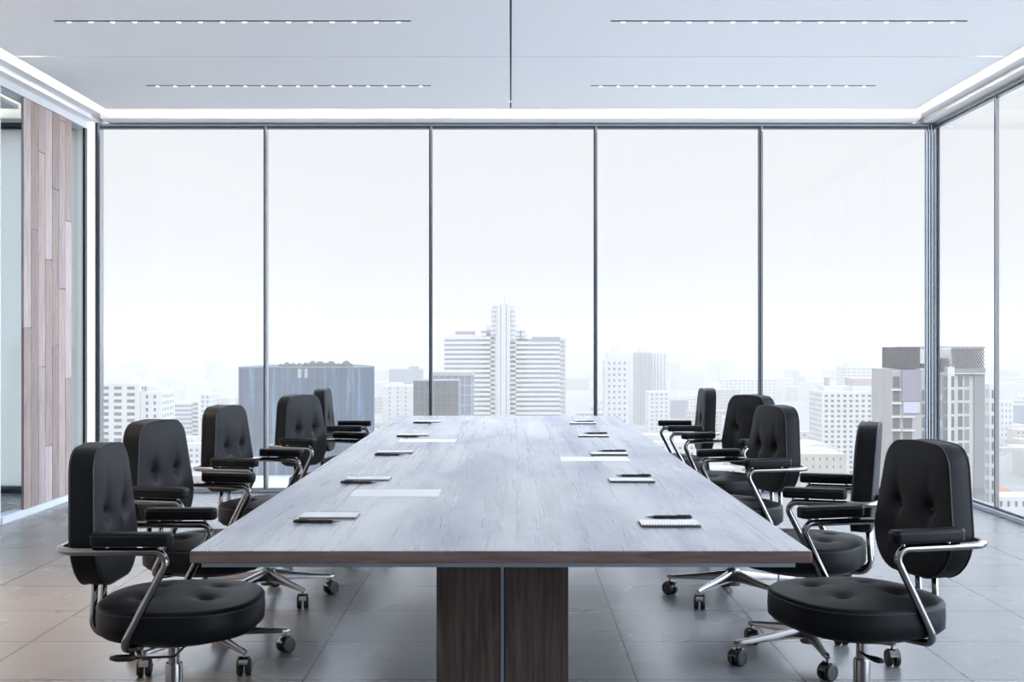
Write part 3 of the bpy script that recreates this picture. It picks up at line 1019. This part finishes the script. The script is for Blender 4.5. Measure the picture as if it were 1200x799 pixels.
# far left: white apartment block with balconies
t1 = tower('apartment_tower', 'white apartment tower with rows of balconies at the left end of the skyline', 112, 164, 449, 600, 26, C_win, C_white, 3.0, 7.0, 1.5, 2.4, roof=[(122, 151, 443, .6, C_white), (139, 147, 437, .3, C_white)])
tower('apartment_tower', 'lower white apartment wing right beside the leftmost balcony tower', 164.5, 189, 459, 600, 24, C_win, C_white, 3.0, 5.0, 1.4, 2.4, roof=[(167, 183, 453, .5, C_white)])
tower('office_tower', 'slim office tower with blue and white floor stripes behind the left chairs', 201, 225, 472, 950, 26, C_winb, C_white, 3.2, 9, 1.5, 1, piers=False, roof=[(206, 222, 469.5, .5, C_white)])
tower('office_tower', 'plain white slab tower joined to the striped office tower', 225.5, 232.5, 470, 950, 26, C_white, C_white, 3.2, 9, 1.5, 4)
tower('apartment_tower', 'narrow pale grey tower left of the white one near the blue glass block', 233.5, 247, 461, 900, 24, C_winb, C_white, 3.2, 3.6, 1.2, 1.4)
tower('apartment_tower', 'tall narrow white tower left of the blue glass block', 248, 257, 455, 980, 22, C_white, C_white, 3.2, 6, 1.2, 3)
tower('apartment_tower', 'cream coloured tower tucked beside the blue glass block', 257.5, 269, 466, 920, 22, C_cream, C_white, 3.2, 4.2, 1.2, 1.6)
tower('office_block', 'pale hazy block between the balcony tower and the striped tower', 189.5, 206, 480, 1300, 40, C_winb, C_white, 3.4, 5, 1.4, 1.4)

# blue glass block with roof garden
D = 500
X0, X1 = P(280, D), P(414, D)
th = thing('glass_office_building', 'big dark blue glass office block with a roof garden', 'building', ((X0+X1)/2, D, -50.0))
h = Z(430.5, D) + 50
wd = X1 - X0
bm = B()
vs = [(-wd/2, 0), (wd/2, 0), (wd/2 + 6.5, 14), (wd/2 - 1, 40), (-wd/2 + 3, 40)]
lo = [bm.verts.new((a, b, 0)) for a, b in vs]; hi = [bm.verts.new((a, b, h)) for a, b in vs]
bm.faces.new(lo); bm.faces.new(hi)
for i in range(5): bm.faces.new((lo[i], lo[(i+1) % 5], hi[(i+1) % 5], hi[i]))
obj('curtain_wall', bm, C_curtain, th)
bm = B()
for i in range(5):
    a, b = vs[i], vs[(i+1) % 5]
    cyl_between(bm, (a[0], a[1], h), (b[0], b[1], h), 0.35, 6)
    cyl_between(bm, (a[0], a[1], 0), (a[0], a[1], h), 0.2, 6)
for k in range(1, 24):
    x = -wd/2 + wd*k/24
    cyl_between(bm, (x, -0.02, 0), (x, -0.02, h), 0.04, 4)
for k in range(1, 11):
    cyl_between(bm, (-wd/2, -0.02, h*k/11), (wd/2, -0.02, h*k/11), 0.03, 4)
obj('mullion_grid', bm, cmat('blue_grey_metal', (0.20, 0.27, 0.34), 0.4), th)
for x, w_ in ((349, 4), (357, 3.6)) :
    bm = B(); xx = P(x, D) - (X0+X1)/2
    box(bm, xx, xx + w_*0.33, -0.35, 0.2, h - 4, h - 0.5)
    obj('light_panel', bm, C_conc, th)
for k in range(12):
    bm = B()
    bmesh.ops.create_icosphere(bm, subdivisions=2, radius=1)
    xx = -wd/2 + 15.5 + k*2.5 + random.uniform(-.6, .6)
    r_ = random.uniform(0.7, 1.7)
    for q in bm.verts: q.co = Vector((q.co.x*r_*1.2 + xx, q.co.y*r_ + 5, q.co.z*r_*(0.9 + random.random()*0.35) + h + 0.5*r_))
    obj('roof_shrub', bm, C_green, th)
# white podium in front of it
bm = B(); box(bm, P(255, 480), P(470, 480), 440, 560, GZ, -50.05)
o = obj('podium_building', bm, C_white)
tag(o, 'low white podium roof under the blue glass office block', 'building')

# centre left
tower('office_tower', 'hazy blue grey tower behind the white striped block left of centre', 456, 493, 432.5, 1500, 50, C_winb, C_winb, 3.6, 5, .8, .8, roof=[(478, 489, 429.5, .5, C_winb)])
tower('office_tower', 'small white block with grey window rows left of the dark glass building', 448, 484, 452, 1000, 30, C_win, C_white, 3.3, 9, 1.9, 5.0, roof=[(455, 470, 449, .5, C_white)])
tower('glass_building', 'pale glass building with a light corner just behind the dark glass one', 506, 553, 436, 520, 30, C_winb, C_conc, 4.0, 2.6, .4, .35)
th = thing('glass_building', 'plain dark grey glass cube in front of the hotel wing', 'building', ((P(484.5, 430)+P(537, 430))/2, 440, GZ))
wd = P(537, 430) - P(484.5, 430)
bm = B(); box(bm, -wd/2, wd/2, -10, 10, 0, Z(446, 430)-GZ)
obj('curtain_wall', bm, cmat('smoked_glass', (0.17, 0.20, 0.22), 0.2), th)
bm = B()
hh = Z(446, 430)-GZ
for k in range(9):
    x = -wd/2 + wd*k/8
    box(bm, x-.06, x+.06, -10.06, -9.9, 0, hh)
for k in range(5): box(bm, -wd/2, wd/2, -10.06, -9.9, hh - k*3.6 - 0.12, hh - k*3.6)
obj('mullion_grid', bm, C_grey, th)

# the tall white hotel in the middle: two wings, stepped core
D = 900
th = thing('hotel_tower', 'tall white hotel with stepped central tower and striped wings, centre of the skyline', 'building', (P(591, D), D, GZ))
cx = P(591, D)
def hb(x0, x1, yt, y0, y1, m, nm='tower_block', yb=None):
    bm = B(); box(bm, P(x0, D)-cx, P(x1, D)-cx, y0, y1, 0 if yb is None else Z(yb, D)-GZ, Z(yt, D)-GZ)
    return obj(nm, bm, m, th)
def bands(x0, x1, ya, yb, y0, y1, pitch=5.5, sh=3.1, nm='floor_banding'):
    bm = B(); y = ya
    while y < yb:
        box(bm, P(x0, D)-cx, P(x1, D)-cx, y0, y1, Z(y+sh, D)-GZ, Z(y, D)-GZ); y += pitch
    return obj(nm, bm, C_white, th)
hb(520.5, 580, 397, 1, 24, C_winb, 'wing_glazing'); bands(520, 580, 394.5, 520, 0, 25)
hb(521, 560, 398, 0.5, 24.5, C_winb, 'wing_glazing', 405)
hb(533, 556, 388, 6, 18, C_grey, 'rooftop_block', 394.5); hb(526, 560, 392, 4, 20, C_white, 'rooftop_block', 394.5)
hb(596, 656, 397, 1, 24, C_winb, 'wing_glazing'); bands(596, 656.5, 394.6 + 5.5, 520, 0, 25)
hb(624, 656.5, 394.6, -0.3, 24, C_winb, 'wing_glazing', 400); hb(624, 657, 394, -0.5, 25, C_white, 'rooftop_block', 395)
bands(656.5, 664, 396, 520, 8, 25, 5.5, 3.6); hb(657, 663, 397, 9, 24, C_conc, 'wing_glazing')
hb(575, 585, 361, 0, 16, C_white); hb(583, 597.5, 355.5, -3, 16, C_white); hb(586.2, 587.2, 357, -3.25, -3, C_grey, 'spine_groove'); hb(593, 594, 357, -3.25, -3, C_grey, 'spine_groove')
hb(597.5, 604.5, 360, 0, 16, C_white); hb(602, 611, 381, 1, 18, C_white); hb(609, 618, 387, 1, 18, C_white); hb(563, 576, 387, 1, 18, C_white); hb(570, 576, 381, 1, 18, C_white)
hb(577, 603, 358.5, 2, 14, C_conc, 'tower_crown', 362)
bm = B()
for k in range(7):
    for (a, b) in ((576, 581), (598.5, 603.5)):
        y = 364.5 + k*5.5
        box(bm, P(a, D)-cx, P(b, D)-cx, -0.15, 0.5, Z(y+1.4, D)-GZ, Z(y, D)-GZ)
for k in range(3):
    for (a, b) in ((564, 574), (604, 615)):
        y = 388 + k*5.5
        box(bm, P(a, D)-cx, P(b, D)-cx, 0.85, 1.5, Z(y+1.7, D)-GZ, Z(y, D)-GZ)
obj('window_slot', bm, C_winb, th)
bm = B(); cyl_between(bm, (0.2, 5, Z(356, D)-GZ), (0.2, 5, Z(347, D)-GZ), 0.12, 5); cyl_between(bm, (3.2, 5, Z(360, D)-GZ), (3.2, 5, Z(340, D)-GZ), 0.10, 5)
obj('antenna', bm, C_conc, th)

# right of centre
tower('apartment_tower', 'pale high-rise with a grid of small windows and a stepped top right of the hotel', 709, 737, 422, 1000, 26, C_win, C_white, 4.4, 4.4, 2.6, 2.4, roof=[(712, 735, 413.5, .8, C_white), (719, 728, 406, .4, C_white)])
tower('office_tower', 'thin hazy tower directly right of the gridded high-rise', 738, 745, 415, 1300, 26, C_winb, C_white, 3.6, 6, 2.4, 3.0)
tower('office_tower', 'pale blue twin tower, left half, with vertical ribs', 745.5, 763, 413, 1200, 30, C_winb, C_conc, 60, 3.0, 1, 1.1, roof=[(751, 762, 409, .5, C_white)])
tower('office_tower', 'pale white twin tower, right half, with vertical ribs', 764, 782, 413, 1220, 30, C_winb, C_white, 60, 4.0, 1, 2.2)
tower('office_block', 'lower pale block in front of the twin towers', 760, 785, 459, 1100, 26, C_winb, C_white, 3.6, 5.0, 1.8, 2.0)
tower('office_block', 'low bluish box building right of the twin towers', 788, 806, 469, 1300, 40, C_winb, C_winb, 4, 5, .8, .8)
tower('apartment_block', 'long hazy slab with faint window grid behind the right mullion', 848, 911, 444, 1500, 30, C_winb, C_white, 3.6, 5.0, 2.0, 2.2, roof=[(886, 890, 440, .3, C_white)])
tower('apartment_block', 'hazy cream end tower of the long slab', 911.5, 920, 442.5, 1500, 30, C_cream, C_white, 3.6, 4.0, 1.6, 1.8)
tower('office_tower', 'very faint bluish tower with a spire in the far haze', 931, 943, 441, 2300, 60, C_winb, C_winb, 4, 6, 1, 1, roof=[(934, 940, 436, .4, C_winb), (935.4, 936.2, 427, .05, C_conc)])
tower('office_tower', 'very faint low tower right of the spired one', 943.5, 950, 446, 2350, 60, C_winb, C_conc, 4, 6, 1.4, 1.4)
tower('office_tower', 'hazy tower with rounded white crown behind the white apartment complex', 991, 1022, 430, 1450, 40, C_winb, C_white, 3.6, 6, 1.8, 1.6, roof=[(996, 1019, 424, .7, C_white)])
tower('apartment_block', 'white apartment complex with dense window rows left of the grey tower', 963, 1046, 459, 700, 30, C_win, C_white, 2.75, 3.6, 1.35, 1.6, roof=[(1001, 1046, 452.5, .8, C_white), (1003, 1046, 444, .55, C_pink), (975, 979, 443, .2, C_pink), (969, 1001, 453, .5, C_white)])
tower('apartment_block', 'beige low block with small square windows below the white complex', 938, 992, 532, 560, 40, C_win, C_cream, 3.4, 3.6, 2.1, 2.3)
th = thing('domed_hall', 'long low hall with a curved white roof behind the beige block', 'building', (P(962, 640), 660, GZ))
bm = B()
wd = P(990, 640) - P(942, 640)
z0 = Z(530, 640) - GZ
prof = [(-wd/2, z0), (-wd/2*0.9, z0+1.6), (-wd/4, z0+3.3), (0, z0+3.9), (wd/4, z0+3.3), (wd/2*.9, z0+1.6), (wd/2, z0)]
a = [bm.verts.new((x, -15, z)) for x, z in prof]; b = [bm.verts.new((x, 15, z)) for x, z in prof]
for i in range(6): bm.faces.new((a[i], a[i+1], b[i+1], b[i]))
bm.faces.new(a); bm.faces.new(b); bm.faces.new((a[0], b[0], b[-1], a[-1]))
obj('curved_roof', bm, C_white, th)
bm = B(); box(bm, -wd/2+1, wd/2-1, -14, 14, 0, z0)
obj('hall_wall', bm, C_cream, th)

# big grey apartment building at the right corner post
D = 300
th = thing('apartment_building', 'grey and white apartment tower with lattice roof screen beyond the corner post', 'building', (P(1083, D), D, GZ))
cx = P(1083, D)
sc = D / F
def A(px): return (px - 1083) * sc
def ZA(py): return Z(py, D) - GZ
def ab(x0, x1, y0, y1, za, zb_, m, nm):
    bm = B(); box(bm, x0, x1, y0, y1, za, zb_); return obj(nm, bm, m, th)
# right volume (front facing)
ab(A(1100), A(1157), 3, 22, 0, ZA(440), C_white, 'wall_block')
ab(A(1146), A(1158.5), 2.4, 20, 0, ZA(437), C_grey, 'grey_stair_tower')
ab(A(1083), A(1112), 1.0, 18, 0, ZA(438), C_grey, 'wall_block')
ab(A(1118), A(1158.5), 2.0, 22, ZA(437), ZA(432), C_grey, 'cornice_band')
ab(A(1098), A(1159), 1.6, 22, ZA(438.4), ZA(437.2), C_white, 'cornice_band')
ab(A(1112), A(1120), 0.8, 16, 0, ZA(430), C_white, 'white_pier')
# left volume with dark roof box and billboard
ab(A(1044), A(1083), -1.0, 16, 0, ZA(433), C_conc, 'wall_block')
ab(A(1054), A(1076), -1.3, 14, ZA(432), ZA(407), C_dark, 'roof_box')
ab(A(1076), A(1100), 0.5, 14, ZA(426), ZA(409), C_white, 'roof_box')
ab(A(1090), A(1116), 3.0, 14, ZA(432), ZA(420), C_dark, 'roof_box')
ab(A(1054), A(1158), 2.0, 2.8, ZA(407.4), ZA(406.4), C_dark, 'roof_rail')
ab(A(1055), A(1076.5), -1.5, -1.0, ZA(470), ZA(433), C_violet, 'billboard')
ab(A(1056.5), A(1075.5), -1.5, -1.0, ZA(483.5), ZA(470.5), mat('pale_billboard_strip', (0.36, 0.355, 0.41), 0.7), 'billboard_footer')
# lattice screen
bm = B()
n = 12
for (xa, xb) in ((1119, 1157.5), (1075, 1088)):
    nn = n if xa > 1100 else 4
    for i in range(nn + 1):
        for j in range(5):
            x = A(xa) + (A(xb)-A(xa)) * i / nn; z = ZA(432) + (ZA(407.5)-ZA(432)) * j / 5
            dz = (ZA(407.5)-ZA(432)) / 5; dx = (A(xb)-A(xa)) / nn / 2
            if i < nn:
                cyl_between(bm, (x, 2.2, z), (x+dx, 2.2, z+dz/2), 0.11, 4); cyl_between(bm, (x+dx, 2.2, z+dz/2), (x, 2.2, z+dz), 0.11, 4)
                cyl_between(bm, (x+2*dx, 2.2, z), (x+dx, 2.2, z+dz/2), 0.11, 4); cyl_between(bm, (x+dx, 2.2, z+dz/2), (x+2*dx, 2.2, z+dz), 0.11, 4)
obj('lattice_screen', bm, C_dark, th)
ab(A(1119), A(1157), 3.0, 14, ZA(432), ZA(408.5), C_white, 'roof_box')
# windows, each its own part
pit = 15.8
wm = [C_win, C_winb, cmat('window_glass_greenish', (0.34, 0.40, 0.34), 0.3)]
k = 0
for row in range(10):
    y = 441 + row*pit
    for (xa, xb, yy, mi) in ((1107.5, 1113, 0.7, 0), (1116.2, 1119.5, 0.7, 0), (1128, 1133.2, 2.85, 0), (1135.4, 1141, 2.85, 2), (1079, 1084, -1.2, 0), (1045, 1052.5, -1.2, 0)):
        if xa == 1107.5: yy = 0.85
        if row < 1 and xa in (1079,): continue
        ab(A(xa), A(xb), yy, yy + 0.3, ZA(y+12.6), ZA(y), wm[mi], 'window')
    if row >= 3:
        ab(A(1057), A(1067), -1.2, -0.9, ZA(y+12.6), ZA(y), C_win, 'window')
bm = B()
for row in range(11):
    y = 438.6 + row*pit
    box(bm, A(1042.5), A(1054), -1.7, -1.0, ZA(y+3), ZA(y+1.2)) if row else None
    if row >= 3: box(bm, A(1055), A(1070), -1.7, -1.0, ZA(y+3), ZA(y+1.2))
obj('balcony_banding', bm, C_white, th)
bm = B()
for row in range(10):
    y = 446 + row*pit
    if row % 2: box(bm, A(1084), A(1106), 0.9, 1.2, ZA(y+8), ZA(y))
obj('lilac_panel', bm, mat('lilac_panel', (0.22, 0.23, 0.28), 0.6), th)
tower('apartment_tower', 'sliver of a white tower with window stack right beside the grey apartment building', 1159.5, 1167.5, 450, 330, 14, C_win, C_white, 3.3, 1.4, 1.1, .55)

# right of the last mullion
tower('apartment_tower', 'white high-rise with small windows at the right end of the skyline', 1171, 1187.5, 470, 900, 24, C_win, C_white, 4.2, 3.3, 2.2, 1.7)
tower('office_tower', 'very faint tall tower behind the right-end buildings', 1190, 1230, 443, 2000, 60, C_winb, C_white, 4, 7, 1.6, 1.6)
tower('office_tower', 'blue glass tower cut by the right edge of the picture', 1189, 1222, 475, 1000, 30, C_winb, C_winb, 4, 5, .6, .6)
bm = B(); box(bm, 222, 460, 700, 712, GZ + 17.0, GZ + 19.2)
for k in range(9): box(bm, 232 + k*25, 234.5 + k*25, 704, 708, GZ, GZ + 17.1)
o = obj('elevated_road', bm, C_conc); tag(o, 'pale elevated motorway crossing low at the right edge', 'road')
th = thing('house', 'house with an orange tiled roof at the lower right', 'house', (P(1181, 560), 570, GZ))
bm = B(); box(bm, -7, 7, -6, 6, 0, 7.3); obj('house_wall', bm, C_white, th)
bm = B()
r = [(-8, -7, 7.3), (8, -7, 7.3), (8, 7, 7.3), (-8, 7, 7.3), (-5, 0, 14.5), (1, 0, 14.0)]
v = [bm.verts.new(p) for p in r]
for q in ((0, 1, 5, 4), (1, 2, 5), (2, 3, 4, 5), (3, 0, 4), (3, 2, 1, 0)): bm.faces.new([v[i] for i in q])
obj('tiled_roof', bm, C_orange, th)
tower('low_building', 'white low building with a row of dark windows at the lower right corner', 1166, 1216, 582, 440, 14, C_win, C_white, 4.5, 3.2, 2.6, 1.6)

# low-rise filler of the city, each a separate small building
LOW = 'small pale low-rise building in the hazy city below the skyline'
def low(x, y, wd, dp, h, skin, core):
    bm = B()
    box(bm, -wd/2, wd/2, -dp/2, dp/2, 0, h, 0)
    nf = max(1, int(h/3.4))
    for f in range(nf):
        nb_ = max(1, int(wd/3.2))
        for q in range(nb_):
            cx_ = -wd/2 + wd*(q+.5)/nb_
            z = 1.2 + f*3.4
            if z + 1.6 < h: box(bm, cx_-.8, cx_+.8, -dp/2-.05, -dp/2+.1, z, z+1.5, 1)
    o = obj('low_building', bm, [skin, core]); o.location = (x, y, GZ)
    return o
rr = random.Random(11)
TAKEN = []
for o_ in list(COL.objects):
    if o_.type == 'EMPTY' and o_.location.y > 100:
        xs = []; ys = []
        for ch in o_.children:
            for cc in ch.bound_box:
                xs.append(cc[0] + o_.location.x + ch.location.x); ys.append(cc[1] + o_.location.y + ch.location.y)
        TAKEN.append((min(xs), max(xs), min(ys), max(ys)))
TAKEN += [(220, 462, 698, 714), (-110, -40, 436, 562)]
for k in range(420):
    D_ = rr.choice([620, 680, 740, 800, 880, 960, 1100, 1250, 1400, 1700, 2100, 2600]) + rr.uniform(-25, 25)
    px = rr.uniform(108, 1215)
    if 275 < px < 440 and D_ < 900: continue
    if 935 < px < 1050 and D_ < 760: continue
    if px > 1140 and D_ < 720: continue
    if 500 < px < 690 and D_ < 2000: continue
    hgt = rr.uniform(6, 16) * (1 + (D_-600)/1300)
    wdt = rr.uniform(12, 26) * (1 + (D_-600)/1800)
    dp_ = rr.uniform(10, 22); cx_ = P(px, D_)
    bb_ = (cx_ - wdt/2 - 1, cx_ + wdt/2 + 1, D_ - dp_/2 - 1, D_ + dp_/2 + 1)
    if any(bb_[0] < q[1] and bb_[1] > q[0] and bb_[2] < q[3] and bb_[3] > q[2] for q in TAKEN): continue
    TAKEN.append(bb_)
    o = low(cx_, D_, wdt, dp_, hgt, rr.choice([C_white, C_white, C_conc, C_cream]), C_win)
    tag(o, LOW, 'building', 'low-rise buildings of the city')

# haze: thin air between the window and the far city
def haze():
    m = bpy.data.materials.new('city_haze'); m.use_nodes = True
    n = m.node_tree; n.nodes.clear()
    o = n.nodes.new('ShaderNodeOutputMaterial'); s = n.nodes.new('ShaderNodeVolumeScatter')
    s.inputs['Color'].default_value = (0.98, 0.86, 0.74, 1); s.inputs['Density'].default_value = 0.00042; s.inputs['Anisotropy'].default_value = 0.0
    a_ = n.nodes.new('ShaderNodeVolumeAbsorption'); a_.inputs['Color'].default_value = (0, 0, 0, 1); a_.inputs['Density'].default_value = 0.00026
    ad = n.nodes.new('ShaderNodeAddShader')
    n.links.new(s.outputs[0], ad.inputs[0]); n.links.new(a_.outputs[0], ad.inputs[1])
    n.links.new(ad.outputs[0], o.inputs['Volume'])
    bm = B(); box(bm, -4000, 4000, 50, 4000, GZ - 0.5, 45)
    h_ = obj('haze', bm, m); h_['kind'] = 'structure'
    return h_
haze()
